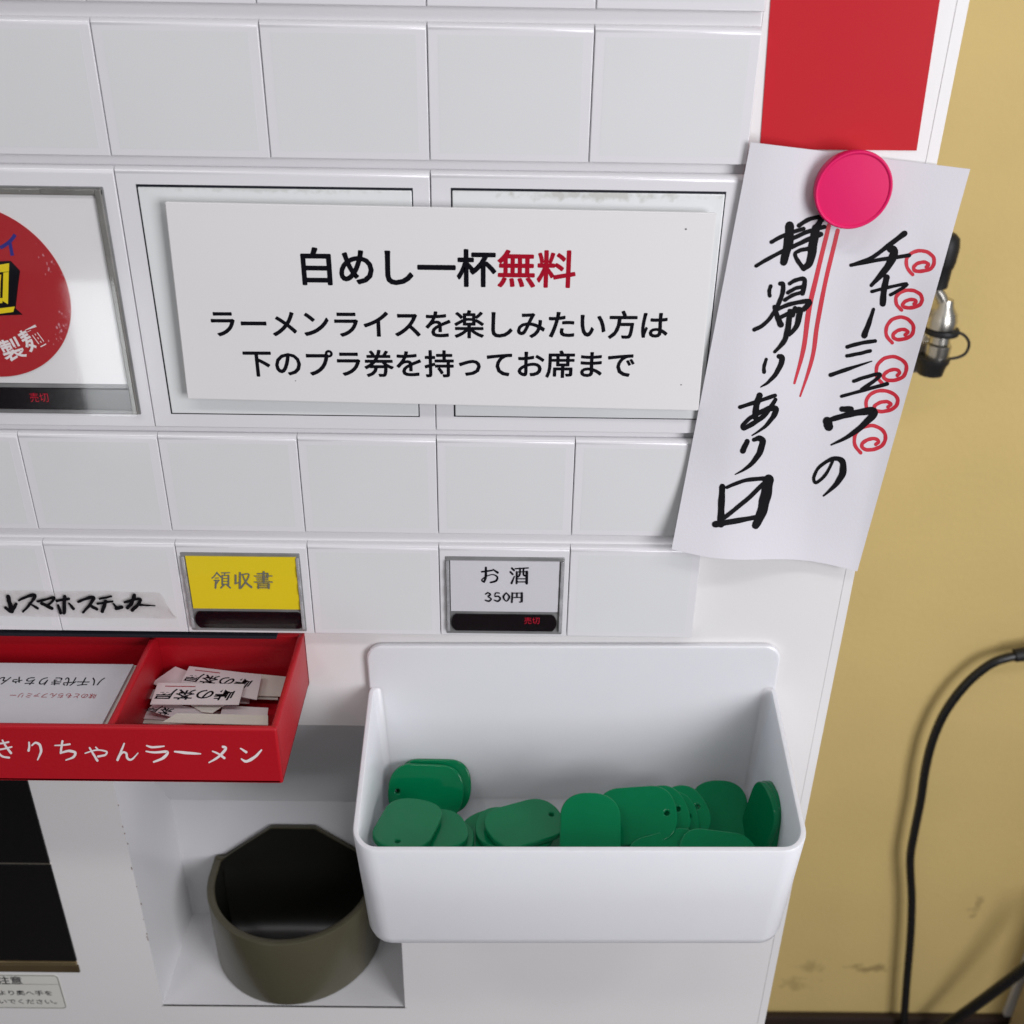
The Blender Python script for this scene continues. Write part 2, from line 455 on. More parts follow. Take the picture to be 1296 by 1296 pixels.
row4 = []
for c in range(6):
    x0, x1, z0, z1 = cols[c], cols[c+1], 1.0253, 1.0784
    if c in (2, 4): row4.append(obj('display_button', button_body(x0, x1, z0, z1), M_button, machine))
    else: plain_button(x0, x1, z0, z1, .0042)
x0, x1, z0, z1 = -.1587, -.1004, 1.0269, 1.0733
wr, wc, wl = disp_window(row4[0], x0, x1, z0, z1, (-.1562, -.1022, 1.0408, 1.0716), (-.1560, -.1016, 1.0292, 1.0390), M_yellow)
wr['label'] = 'display window with yellow card printed with grey characters'
bm = BM()
MIN1 = [[10, (440,235),(420,265),(398,285)], [12,(440,240),(475,275)], [7,(425,285),(455,283)], [8,(415,305),(460,303)], [8,(455,305),(440,330)], [14,(432,305),(428,370)],
 [8,(480,240),(550,238)], [8,(512,240),(505,258)], [13,(487,262),(487,340)], [14,(540,262),(540,340)], [6,(487,264),(540,262)], [6,(487,288),(540,288)], [6,(487,312),(540,312)], [6,(487,337),(540,337)], [10,(505,340),(475,370)], [12,(525,340),(555,368)],
 [14,(602,260),(602,300),(602,330)], [7,(595,336),(640,318)], [15,(640,240),(638,372)], [(8,12),(655,255),(715,250),(700,300),(650,368)], [(10,17),(665,262),(690,320),(738,362)],
 [16,(845,232),(845,320)], [9,(790,248),(880,245)], [12,(880,245),(878,284)], [7,(765,268),(918,266)], [7,(785,285),(880,283)], [7,(788,302),(885,300)], [8,(765,320),(920,318)],
 [12,(800,335),(798,372)], [14,(890,335),(888,372)], [6,(800,336),(890,335)], [6,(800,352),(890,352)], [6,(800,369),(890,369)]]
strokes(bm, MIN1, 210, 690, 6.82, yfn(-.0013), 0, 1.12)
obj('lettering', bm, M_grey, wr, smooth=False)

x0, x1, z0, z1 = -.0291, .0297, 1.0268, 1.0727
ws, wc2, wl2 = disp_window(row4[1], x0, x1, z0, z1, (-.0266, .0271, 1.0410, 1.0708), (-.0264, .0268, 1.0293, 1.0392), M_paper)
ws['label'] = 'display window with white card priced 350 and a red sold out light'
bm = BM()
MIN2 = [[12,(430,243),(470,238),(525,230)], [(16,18,14),(468,205),(466,290),(452,335)], [(14,8,8,16,12),(452,335),(430,318),(470,285),(530,268),(572,290),(560,325),(510,340)], [(10,17),(535,222),(575,250)],
 [14,(705,210),(725,230)], [14,(692,245),(712,265)], [(8,15),(728,285),(702,347)], [9,(735,215),(855,208)], [14,(750,245),(748,348)], [7,(750,245),(845,242)], [18,(842,243),(840,348)], [8,(750,335),(840,335)],
 [12,(780,212),(778,265),(762,288)], [12,(812,212),(812,270),(832,278)], [7,(755,307),(838,307)],
 [(8,10,12,8,12,10),(466,447),(488,434),(510,450),(490,468),(518,490),(495,511),(465,502)], [(8,8,8,12,12,9),(592,437),(558,437),(552,468),(582,466),(600,488),(578,511),(546,502)],
 [(7,13,7,13,7),(655,434),(628,472),(655,511),(683,472),(655,434)], [12,(710,437),(708,480),(705,521)], [6,(710,438),(798,437)], [14,(797,437),(796,514)], [8,(796,514),(778,520)], [10,(752,438),(752,476)], [6,(710,478),(797,477)]]
strokes(bm, MIN2, 550, 690, 7.2, yfn(-.0013), 0, 1.3)
obj('lettering', bm, M_ink, ws, smooth=False)
def led_text(px0, px1, py, y, parent):
    a, b = at_y(px0, py, y), at_y(px1, py, y); u = (b-a)/2
    m = BM(); glyphs(m, '売切', a, u, Vector((0, 0, u.length*1.12)), (0, -1, 0), -.012)
    obj('lit_characters', m, M_led, parent, smooth=False)
led_text(663, 683.5, 785.5, -.0018, ws)

# row 2: three wide buttons
Z0, Z1 = 1.1404, 1.2563
wide = [-.2898, -.161, -.0322, .0966]
wb = [obj('wide_button', button_body(wide[i], wide[i+1], Z0, Z1, .0026), M_button, machine) for i in range(3)]
M_grimy = mat('grimy_cover_plate', (.73, .75, .745), .3, .5, .03, 30, .03, 300)
spots(M_grimy, [((.035, 0, 1.2478), .055, .0035, .55), ((-.10, 0, 1.2486), .07, .0025, .35)], (.42, .42, .36), 260)
for i, (x0, x1, z0, z1) in ((1, (-.1527, -.0394, 1.1471, 1.2496)), (2, (-.0238, .0893, 1.1475, 1.2499))):
    b = BM(); box(b, x0, x1, -.00012, .001, z0, z1); g = obj('plate_gap', b, M_gap, wb[i], smooth=False)
    b = BM(); box(b, x0+.0006, x1-.0005, -.0006, .0008, z0+.0005, z1-.0010, .0004, 2)
    obj('cover_plate', b, M_grimy, wb[i])
# left wide button: display with a red disc advert
b = BM(); box(b, -.2838, -.1663, -.0006, .001, 1.1466, 1.2484, .0005, 2); dw = obj('window_frame', b, M_frame, wb[0])
b = BM(); box(b, -.2810, -.1694, -.0012, -.0007, 1.1618, 1.2452); obj('display_card', b, M_acryl, dw, smooth=False)
b = BM(); box(b, -.2815, -.1695, -.0014, -.0007, 1.1490, 1.1595, .0004, 2); obj('led_bar', b, M_ledbar, dw)
b = BM(); box(b, -.2835, -.1666, -.0038, -.0030, 1.1469, 1.2481, .0004, 2); obj('clear_cover', b, M_clear, dw)
b = BM(); box(b, -.1694, -.1668, -.0028, -.0006, 1.1475, 1.2478, .0005, 2); box(b, -.2830, -.1668, -.0024, -.0006, 1.2452, 1.2478, .0004, 1)
for k in range(4): box(b, -.2815+k*.03, -.2815+k*.03+.022, -.0027, -.0008, 1.2456, 1.2477, .0003, 1)
obj('side_rail', b, mat('smoke_rail', (.17, .165, .15), .15, .5, .6, 60), dw)
DX, DZ, DR = -.2262, 1.2030, .0382
b = BM(); lathe(b, [(DR, -.0013), (DR, -.00165)], (DX, DZ), 96, 'y')
M_wrim = M_acryl
disc = obj('advert_disc', b, M_discred, dw, smooth=False)
bm = BM(); rs = random.Random(3)
for k in range(55):
    a = math.radians(rs.choice([rs.gauss(18, 9), rs.gauss(-28, 9)])); r = DR*(1-abs(rs.gauss(0, .07))-.01)
    x, z = DX+r*math.cos(a), DZ+r*math.sin(a); s = .00008+abs(rs.gauss(0, .00022))
    bm.faces.new([bm.verts.new((x+s*math.cos(t)*rs.uniform(.5, 1.3), -.00168-k*1e-7, z+s*math.sin(t)*rs.uniform(.6, 2))) for t in (0, 1.1, 2.2, 3.3, 4.4, 5.4)])
obj('worn_specks', bm, mat('faded_pink', (.55, .25, .28), .6), disc, smooth=False)
yD = -.0017
def pl(px, py, y=yD): return at_y(px, py, y)
def polys(bm, ps, y):
    for k, q in enumerate(ps): bm.faces.new([bm.verts.new(at_y(x/4.05, 220+yy/4.05, y-k*1.2e-5)) for x, yy in q])
bm = BM(); polys(bm, [[(-40,450),(55,446),(103,497),(92,580),(80,690),(117,722),(-40,728)]], yD-.0001)
obj('letter_shadow', bm, M_ink, disc, smooth=False)
bm = BM(); polys(bm, [[(-40,472),(47,458),(46,500),(-40,508)], [(-40,694),(76,680),(68,708),(-40,722)], [(17,506),(45,502),(41,668),(13,652)], [(-40,520),(6,516),(4,548),(-40,552)],
    [(-9,548),(3,548),(0,650),(-12,650)], [(-40,640),(13,636),(12,662),(-40,668)], [(-40,585),(-10,583),(-10,605),(-40,607)]], yD-.0002)
obj('lettering', bm, M_yprint, disc, smooth=False)
bm = BM(); p = pl(-4, 312); glyphs(bm, 'イ', p, (.0095, 0, .0012), (-.0012, 0, .0100), (0, -1, 0), .035, shear=.15)
obj('lettering', bm, M_blue, disc, smooth=False)
bm = BM()
for ch, px, py, rot in (('製', 15, 442, 17), ('麺', 41, 428, 27)):
    a = math.radians(rot); u = Vector((math.cos(a), 0, math.sin(a)))*.0105; v = Vector((-math.sin(a), 0, math.cos(a)))*.0105
    glyphs(bm, ch, pl(px, py)-u*.5, u, v, (0, -1, 0), .02)
obj('lettering', bm, M_whitepaint, disc, smooth=False)
led_text(37, 62, 503, -.0016, dw)

# worn tape with brush pen writing across two buttons of the lowest row
bm = BM()
def tp(x, y): return at_y(x/5.4, 720+y/5.4, -.0009)
top = [(-60,150),(200,150),(420,156),(700,152),(900,160),(1090,163),(1120,195),(1145,250),(1150,285)]
bot = [(-60,320),(200,325),(420,330),(700,338),(900,335),(1060,338),(1130,340),(1200,338),(1210,330)]
for i in range(len(top)-1): quad(bm, tp(*top[i]), tp(*top[i+1]), tp(*bot[i+1]), tp(*bot[i]))
tape = obj('tape_label', bm, M_tape, machine, smooth=False, label='yellowed clear tape over black brush writing, torn at its right end')
TAPE = [[30,(55,190),(68,240),(82,290)], [22,(38,265),(78,290),(110,240)], [(16,24,16),(130,215),(180,192),(240,180),(205,240),(158,292)], [(14,18),(200,235),(258,270)],
 [18,(258,222),(310,210),(372,195),(345,235),(318,250)], [24,(285,235),(355,270)], [20,(388,218),(470,205)], [26,(442,190),(438,300)], [(18,22),(398,250),(415,302)], [(14,22),(472,236),(502,272)],
 [(18,26,18),(535,225),(600,200),(640,198),(612,248),(568,297)], [22,(612,248),(662,275)], [16,(682,205),(760,188)], [(18,14),(668,238),(770,222)], [26,(722,222),(700,290)], [(12,20),(775,238),(795,262)], [26,(795,270),(832,262)],
 [(18,26),(853,228),(950,205),(952,232),(905,282)], [26,(918,180),(902,230),(872,265)], [(18,12,8),(955,246),(1010,250),(1060,252)]]
bm = BM(); strokes(bm, TAPE, 0, 720, 5.4, yfn(-.0012), .12)
obj('lettering', bm, M_brush, tape, smooth=False)

# black glass panel low on the left, with its bar, and the caution sticker
bm = BM(); box(bm, -.60, -.2686, FY-.001, FY+.004, .8503, .965, .0005, 2); box(bm, -.60, -.2686, FY-.001, FY+.004, .7630, .8487, .0005, 2)
bp_ = obj('black_window', bm, M_blackglass, machine)
bm = BM(); box(bm, -.60, -.2687, FY-.0006, FY+.002, .8488, .8502); obj('divider_strip', bm, M_metal, bp_, smooth=False)
bm = BM(); box(bm, -.60, -.2690, FY-.0016, FY+.004, .7592, .7628, .0006, 2); obj('sill_strip', bm, M_bar, bp_)
bm = BM(); box(bm, -.60, -.2685, FY-.0010, FY+.004, .7518, .7590, .0008, 2); obj('sill', bm, mat('dark_bronze_sill', (.085, .06, .03), .22, .5, .7, 14), bp_)
bm = BM()
a, b_ = at_y(73.4, 1233.5, FY), at_y(85, 1276.5, FY)
sx1, sz1, sz0 = (a.x+b_.x)/2+.0002, a.z, b_.z
r = [(x+sx1-.05, z+(sz0+sz1)/2) for x, z in rrect(.05, (sz1-sz0)/2, .003)]
loft(bm, [[(x, FY-.00005, z) for x, z in r], [(x, FY-.00025, z) for x, z in r]], True, False, True)
stick = obj('caution_sticker', bm, M_stick, machine, smooth=False)
bm = BM()
hx, hz, cx, cz = .0494, (sz1-sz0)/2-.0007, sx1-.05, (sz0+sz1)/2
A, B = rrect(hx, hz, .0026), rrect(hx-.0004, hz-.0004, .0022)
for i in range(len(A)):
    j = (i+1) % len(A); quad(bm, *[(cx+q[0], FY-.0003, cz+q[1]) for q in (A[i], A[j], B[j], B[i])])
zl = sz1-.0092
quad(bm, (cx-hx, FY-.00031, zl), (sx1-.001, FY-.00031, zl), (sx1-.001, FY-.00031, zl-.00025), (cx-hx, FY-.00031, zl-.00025))
def line(bm, text, px_right, py, y, size, bold, asp=1.0):
    e = at_y(px_right, py, y); n = len(text)
    glyphs(bm, text, e-Vector((size*n, 0, 0)), (size, 0, 0), (0, 0, size*asp), (0, -1, 0), bold)
line(bm, '注意', 28.5, 1241, FY-.0003, .0082, .014, 1.0)
line(bm, 'より奥へ手を', 67, 1257, FY-.0003, .0060, .014, .85)
line(bm, 'ないでください。', 79, 1268, FY-.0003, .0060, .010, .85)
obj('lettering', bm, M_ink, stick, smooth=False)

# ------------------------------------------------------------------ sign plate on the wide buttons
p0, p1, p2, p3 = [at_y(x, y, -.0062) for x, y in ((208, 256), (907, 270), (884, 520), (237, 505))]
sign = thing('sign_plate', 'white acrylic plate printed with three black and red lines of characters', 'sign', ((p2+p3)/2))
def slab(bm, pts, th):
    off = Vector((0, th, 0)); loft(bm, [[p+off for p in pts], pts], True, True, True)
bm = BM(); slab(bm, [p0, p1, p2, p3], .002)
bmesh.ops.bevel(bm, geom=[e for e in bm.edges], offset=.0004, segments=2, affect='EDGES')
obj('plate', bm, M_acryl, sign)
M_foam = mat('foam_pad', (.6, .6, .58), .8)
for x in (-.11, .055):
    for z in (1.18, 1.22):
        bm = BM(); box(bm, x-.012, x+.012, -.0041, -.0008, z-.006, z+.006); obj('adhesive_pad', bm, M_foam, sign, smooth=False)
def sign_line(text, xl, yl, xr, yr, bm, bold, rnd, a0=0, n=None):
    A, B = at_y(xl, yl, -.00625), at_y(xr, yr, -.00625); u = (B-A)/n
    glyphs(bm, text, A+u*a0, u, Vector((0, 0, u.length)), (0, -1, 0), bold, rnd)
bm = BM(); bm2 = BM()
sign_line('白めし一杯', 375, 337, 729.5, 341, bm, -.004, .029, 0, 7)
sign_line('無料', 375, 337, 729.5, 341, bm2, -.005, .027, 5, 7)
sign_line('ラーメンライスを楽しみたい方は', 262.5, 409.3, 847, 411.5, bm, -.006, .0275, 0, 15)
sign_line('下のプラ券を持ってお席まで', 307, 459.5, 805, 461.5, bm, -.006, .0275, 0, 13)
obj('lettering', bm, M_ink, sign, smooth=False)
obj('red_lettering', bm2, M_redtext, sign, smooth=False)

for q, (px, py, sz) in enumerate(((868, 290, .0005), (862, 487, .0004), (374, 482, .0003))):
    c = at_y(px, py, -.00622); bm = BM()
    bm.faces.new([bm.verts.new((c.x+sz*math.cos(k), c.y, c.z+sz*.7*math.sin(k*1.0))) for k in (0, 1.1, 2.1, 3.0, 4.2, 5.2)])
    obj('dirt_speck', bm, M_ink, sign, smooth=False)

# ------------------------------------------------------------------ plain red card on the cabinet (its picture is left out)
pts = [Vector((.1027, FY-.0004, 1.2655)), Vector((.1670, FY-.0004, 1.2658)), Vector((.1631, FY-.0004, 1.372)), Vector((.0972, FY-.0004, 1.3715))]
bm = BM(); slab(bm, pts, .00035)
tag(obj('red_card', bm, M_card, None, smooth=False, loc=pts[0]), 'plain red card stuck on the cabinet above the pink magnet', 'card')

# ------------------------------------------------------------------ handwritten paper note
def sm(t): t = max(0, min(1, t)); return t*t*(3-2*t)
NP = ((950, 180), (1228, 214), (1085, 722), (850, 695))   # outline of the slip: tl tr br bl
def note_y(x, z):
    d = math.hypot(x-.1386, z-1.253)
    y = .0058 - .0085*sm((.150-x)/.05)
    t = max(0, (1.135-z)/.07); y -= .012*t*t*(.5+.5*sm((.17-x)/.08))
    y -= .004*sm((x-.172)/.02)*sm((1.25-z)/.05)
    y += .0006*math.sin(z*60+x*40)*sm((1.24-z)/.05)
    return y
def note_pt(px, py, lay=0):
    y = 0
    for _ in range(6):
        p = at_y(px, py, y); y = note_y(p.x, p.z)
    p = at_y(px, py, y); return Vector((p.x, y-1.1e-4-6e-6*lay, p.z))
note = thing('paper_note', 'long white paper slip with handwritten black brush writing and red swirls', 'note', (.13, .006, 1.07))
bm = BM(); nu, nv = 44, 64
def bil(u, v):
    return [NP[0][c]*(1-u)*(1-v)+NP[1][c]*u*(1-v)+NP[2][c]*u*v+NP[3][c]*(1-u)*v for c in (0, 1)]
gf, gb = [], []
for j in range(nv+1):
    for i in range(nu+1):
        u, v = i/nu, j/nv; qx, qy = bil(u, v); qy += 5*math.sin(u*6.5)*v**8
        p = note_pt(qx, qy, -18); y = p.y; gf.append(bm.verts.new((p.x, y, p.z))); gb.append(bm.verts.new((p.x, y+.00015, p.z)))
I = lambda i, j: j*(nu+1)+i
for j in range(nv):
    for i in range(nu):
        bm.faces.new((gf[I(i, j)], gf[I(i, j+1)], gf[I(i+1, j+1)], gf[I(i+1, j)]))
        bm.faces.new((gb[I(i, j)], gb[I(i+1, j)], gb[I(i+1, j+1)], gb[I(i, j+1)]))
obj('sheet', bm, M_paper, note)
LEFTA = [[28,(235,300),(350,240),(500,190)], [(60,66,50),(385,165),(375,300),(335,465)], [(26,30),(110,495),(240,420),(400,340),(540,280)], [30,(460,165),(540,115),(630,95),(650,120)], [(36,50),(640,115),(590,220)],
 [30,(400,275),(520,220),(670,175)], [(26,36),(400,345),(530,280),(640,235)], [(56,62,52,36),(600,185),(575,330),(552,460),(500,518)], [(34,26,30),(500,518),(450,450),(430,395),(480,365),(560,350)],
 [26,(230,660),(218,700),(222,740)], [(30,32,26,28),(308,640),(332,650),(320,740),(260,870),(180,970),(95,1018)], [(26,34),(385,640),(440,610),(508,608),(490,720)], [26,(370,715),(430,680),(490,665)], [26,(345,775),(410,735),(490,710)],
 [(30,44),(262,830),(288,920),(312,975)], [(26,36),(285,850),(400,805),(550,785),(500,850)], [(26,44,24),(312,915),(430,860),(468,865),(440,990),(380,1060)], [(34,40,34,20),(388,865),(372,1000),(340,1110),(262,1200)], [30,(430,840),(410,900)]]
LEFTB = [[(20,24),(485,25),(470,75),(470,112)], [(30,36,24,8),(572,5),(595,22),(560,110),(500,180),(448,214)],
 [24,(305,352),(420,315),(545,272)], [38,(440,272),(418,340),(410,420)], [(24,30,28,24,30,40,26,8),(548,300),(480,400),(400,460),(335,495),(325,478),(370,430),(450,385),(510,360),(550,368),(530,420),(470,490),(388,545)],
 [(30,36),(355,585),(325,650)], [(24,38,40,26,6),(400,575),(440,565),(460,592),(430,680),(360,760),(272,812)],
 [(36,44),(185,895),(178,1020),(175,1150)], [(20,30),(215,900),(330,855),(450,840),(520,845)], [(60,66,58,44),(502,845),(480,960),(450,1080),(412,1160)], [26,(480,860),(350,985),(200,1105)], [(38,26),(135,1152),(300,1125),(440,1098)]]
RIGHT_ = [[(22,16,12),(450,55),(370,115),(300,165),(205,200)], [(14,16),(205,200),(320,178),(470,155)], [(30,34,14),(385,125),(402,142),(370,210),(298,292)],
 [13,(300,320),(380,300),(460,285),(430,310),(385,335)], [24,(368,255),(356,310),(350,375)], [(12,24),(308,400),(290,455),(266,520)],
 [15,(188,572),(250,555),(315,545)], [14,(187,613),(240,603),(293,590)], [(16,14,4),(112,700),(200,670),(300,637)],
 [14,(218,728),(270,710),(335,695),(322,718),(255,765)], [(12,15),(162,797),(260,770),(370,740)],
 [22,(165,855),(205,855)], [34,(97,910),(104,935)], [(18,22,30,22,6),(100,908),(150,892),(230,872),(310,865),(280,910),(200,975),(115,1018)],
 [(10,12,12,12,12,20,28,18,6),(125,1085),(92,1150),(48,1190),(36,1168),(60,1120),(120,1082),(165,1092),(166,1150),(130,1205),(80,1250)]]
bm = BM()
strokes(bm, LEFTA, 940, 260, 6.479, note_pt, .06, 1.2); strokes(bm, LEFTB, 880, 450, 5.4, note_pt, .06, 1.15); strokes(bm, RIGHT_, 1020, 280, 3.6, note_pt, .06, 1.2)
obj('black_lettering', bm, M_brush, note, smooth=False)
for (cx, cy, rx, ry) in ((521,190,66,52), (469,360,62,46), (427,497,64,56), (388,680,72,60), (345,826,72,54), (290,995,73,62)):
    rr = random.Random(cx)
    P = [(cx+rx*x*rr.uniform(.95, 1.05), cy+ry*y*rr.uniform(.95, 1.05)) for x, y in ((-.55,.98),(-.92,.4),(-.9,-.4),(-.4,-.95),(.3,-1),(.88,-.6),(.98,0),(.72,.5),(.1,.72),(-.36,.66),(-.46,.34),(-.15,.02),(.3,-.08),(.56,.12),(.4,.36))]
    bm = BM(); strokes(bm, [[(12, 13, 12)]+P], 1020, 280, 3.6, lambda x, y, l: note_pt(x, y, l+1), .06, 1.35)
    obj('red_swirl', bm, M_redink, note, smooth=False)
for ln in ([(9,10,11,5),(484,290),(450,430),(425,540),(410,650),(383,752)], [(9,9,10,4),(510,305),(475,450),(450,580),(435,680),(400,790)]):
    bm = BM(); strokes(bm, [ln], 840, 160, 2.315, lambda x, y, l: note_pt(x, y, l), .03, 1.4); obj('red_line', bm, M_redink, note, smooth=False)

bm = BM(); c = at_y(1080.5, 241, -.0045)
yb = note_y(c.x, c.z)
lathe(bm, [(.0135, yb-.0003), (.0146, yb-.002), (.0153, yb-.0058), (.0158, yb-.0086), (.0157, yb-.0094), (.0154, yb-.0098), (.0149, yb-.0099), (.0145, yb-.0097), (.0142, yb-.0093), (.008, yb-.0095), (.001, yb-.0096)], (c.x, c.z), 72, 'y')
tag(obj('magnet', bm, M_pink, None, loc=(c.x, yb, c.z)), 'round glossy pink magnet pinning the paper note to the cabinet', 'magnet')

# ------------------------------------------------------------------ red tray and its contents
TX0, TX1, TY0, TY1, TZ0, TZ1 = -.420, -.1034, -.0685, .0078, .9870, 1.0208
tray = thing('red_tray', 'red plastic tray with white brush characters on its front, fixed under the buttons', 'tray', (-.26, -.03, TZ0))
bm = BM()
W3 = .0032; FT = .0030
box(bm, TX0, TX1, TY0, TY1, TZ0, TZ0+.0035, .0014, 3)
vert = lambda e: True
box(bm, TX0, TX1, TY0, TY0+W3, TZ0+.0002, TZ1, .0012, 3)
box(bm, TX0, TX1, TY1-W3, TY1, TZ0+.0002, TZ1-.0003, .0006, 2)
box(bm, TX1-W3, TX1, TY0+.0005, TY1-.0002, TZ0+.0003, TZ1-.0002, .0012, 3)
box(bm, TX0, TX0+W3, TY0+.0005, TY1-.0002, TZ0+.0003, TZ1-.0002, .0012, 3)
obj('body', bm, M_red, tray)
DVX = at_z(141, 909, TZ1).x; DVX2 = at_z(190, 813, TZ1).x
bm = BM(); dx = (DVX+DVX2)/2
box(bm, dx-.0017, dx+.0017, TY0+W3-.0004, TY1-W3+.0004, TZ0+.003, TZ1-.0008, .0012, 3); obj('divider', bm, M_red, tray)
bm = BM(); box(bm, -.420, at_y(350, 803, .0).x, -.0012, .0068, 1.0222, 1.0240, .0004, 2); obj('mounting_strip', bm, M_gap, tray)
TR1 = [[14,(-40,790),(20,782),(70,772)], [14,(-40,838),(30,828),(95,812)], [(14,20),(20,758),(50,810),(90,862)], [16,(-14,858),(20,890),(75,900)],
 [(14,20),(238,775),(240,810),(234,842)], [(12,18,24,10),(262,800),(290,778),(325,795),(336,850),(308,918)],
 [(10,16),(450,800),(510,798),(572,790)], [18,(512,765),(504,815),(498,862)], [(14,22,22,10),(498,862),(560,845),(615,858),(602,895),(540,920)],
 [(10,18),(698,864),(790,838),(872,850),(862,878),(805,890)], [(14,20),(735,820),(765,870),(798,924)], [12,(785,815),(802,832)],
 [(14,22),(1018,785),(988,860),(964,918)], [(14,16,20,18,8),(968,905),(1005,858),(1035,865),(1045,905),(1080,915),(1132,862)]]
TR2 = [[(10,16,10),(88,810),(130,821),(212,814)], [(10,16,22,12),(84,850),(140,858),(235,855),(205,898),(138,926)], [(12,20,10),(288,852),(380,862),(472,868)],
 [(18,20,10),(632,818),(652,832),(600,890),(533,930)], [(10,18),(558,850),(600,868),(642,898)], [(10,18),(758,830),(798,856)], [(10,24,12),(764,905),(800,922),(860,890),(906,842)]]
bm = BM(); strokes(bm, TR1, 0, 820, 6.48, yfn(TY0-.0001), .06); strokes(bm, TR2, 170, 800, 5.635, yfn(TY0-.0001), .06)
obj('lettering', bm, M_whitepaint, tray, smooth=False)

def flat_card(name, cpts, z, th, m, label, cat, group, tilt=0):
    c = sum(cpts, Vector())/len(cpts)
    bm = BM(); off = Vector((0, 0, th)); loft(bm, [[p for p in cpts], [p+off for p in cpts]], True, True, True)
    o = obj(name, bm, m, None, smooth=False, loc=c)
    return tag(o, label, cat, group)
# stack of cards, left compartment
zt0 = TZ0+.0037
zs = 1.0085
nst = 9
lab = ['white name card lying on top of the stack, black and red characters upside down']+['white card in the stack under the printed card, left compartment of the red tray']*(nst-1)
for k in range(nst):
    z = zs-.0019*k
    dxk = [0, .0016, .0006, .0021, .0010, .0019, .0004, .0013, .0008][k]; dyk = [0, .0031, .0018, .0026, .0012, .0029, .0020, .0010, .0024][k]
    xr = at_z(160, 862, zs).x+dxk*.8
    y1 = at_z(80, 843, zs).y+dyk*.5; y0 = TY0+W3+.0012+.0008*(k % 3)
    xr0 = xr
    P = [Vector((-.36, y0, z)), Vector((xr0-.0006, y0, z)), Vector((xr0+.0002, y1, z)), Vector((-.36, y1, z))]
    o = flat_card('name_card', P, z, .0016, M_paper if k != 1 else M_dark_ticket, lab[k], 'card', 'cards stacked in the left compartment of the red tray')
    if k == 0:
        zc = z+.0017
        bm = BM()
        A, B = at_z(131, 863, zc), at_z(0, 863, zc); u = (B-A)/7.7; u = Vector((u.x, 0, 0))
        glyphs(bm, '八千代きりちゃん', A, u, Vector((0, -u.length*1.08, 0)), (0, 0, 1), .012)
        obj('lettering', bm, M_ink, o, smooth=False)
        bm = BM(); A, B = at_z(122, 881, zc), at_z(16, 879, zc); u = Vector(((B-A).x/10.6, 0, 0))
        glyphs(bm, '味のともちんファミリー', A, u, Vector((0, -u.length*1.1, 0)), (0, 0, 1), .0)
        obj('red_lettering', bm, M_redtext, o, smooth=False)
# tickets, right compartment: corners read on the photograph, laid at their own heights
zf = TZ0+.0040
TK = [  # z, corners (zoom 160,830 x5.89) tl tr br bl, material, text, label
 (.0005, ((300,420),(640,420),(600,500),(250,500)), 0, 0, 'white ticket at the bottom of the pile under the front tickets'),
 (.0016, ((95,440),(560,440),(560,520),(110,505)), 1, 0, 'pinkish ticket poking out at the lower left corner of the pile'),
 (.0024, ((120,400),(700,420),(700,500),(95,470)), 2, 0, 'ticket second from the bottom at the left end of the pile'),
 (.0030, ((880,190),(1140,195),(1130,330),(900,322)), 1, 0, 'cream ticket edge showing beneath the blank ticket on the right'),
 (.0036, ((600,215),(935,240),(915,358),(560,350)), 2, 0, 'ticket peeking out under the right corner of the top ticket'),
 (.0042, ((560,100),(1192,160),(1150,306),(540,290)), 1, 0, 'blank cream ticket leaning on the right wall of the red tray'),
 (.0048, ((160,260),(600,215),(640,330),(135,322)), 2, 0, 'ticket whose corner pokes out left below the top ticket'),
 (.0056, ((720,375),(1058,392),(1045,500),(690,480)), 2, 4, 'ticket lying flat at the lower right of the pile with one curl of lettering'),
 (.0062, ((240,340),(640,420),(560,520),(150,408)), 2, 1, 'tilted ticket with black lettering just under the top ticket'),
 (.0068, ((365,84),(620,180),(470,330),(188,206)), 2, 0, 'blank pink white ticket turned askew at the back of the pile'),
 (.0074, ((480,370),(760,350),(640,430),(560,420)), 1, 2, 'ticket corner with a red printed line between the front tickets'),
 (.0080, ((470,82),(1010,146),(972,330),(395,225)), 2, 3, 'printed ticket lying behind the top ticket at the back of the pile'),
 (.0086, ((380,432),(1056,448),(1056,520),(265,500)), 1, 0, 'long cream ticket along the front wall of the red tray'),
 (.0098, ((235,205),(880,215),(838,368),(178,365)), 2, 3, 'topmost ticket of the pile with four black characters upside down'),
]
ticket_mats = {0: M_paper, 1: M_dark_ticket, 2: M_pticket}
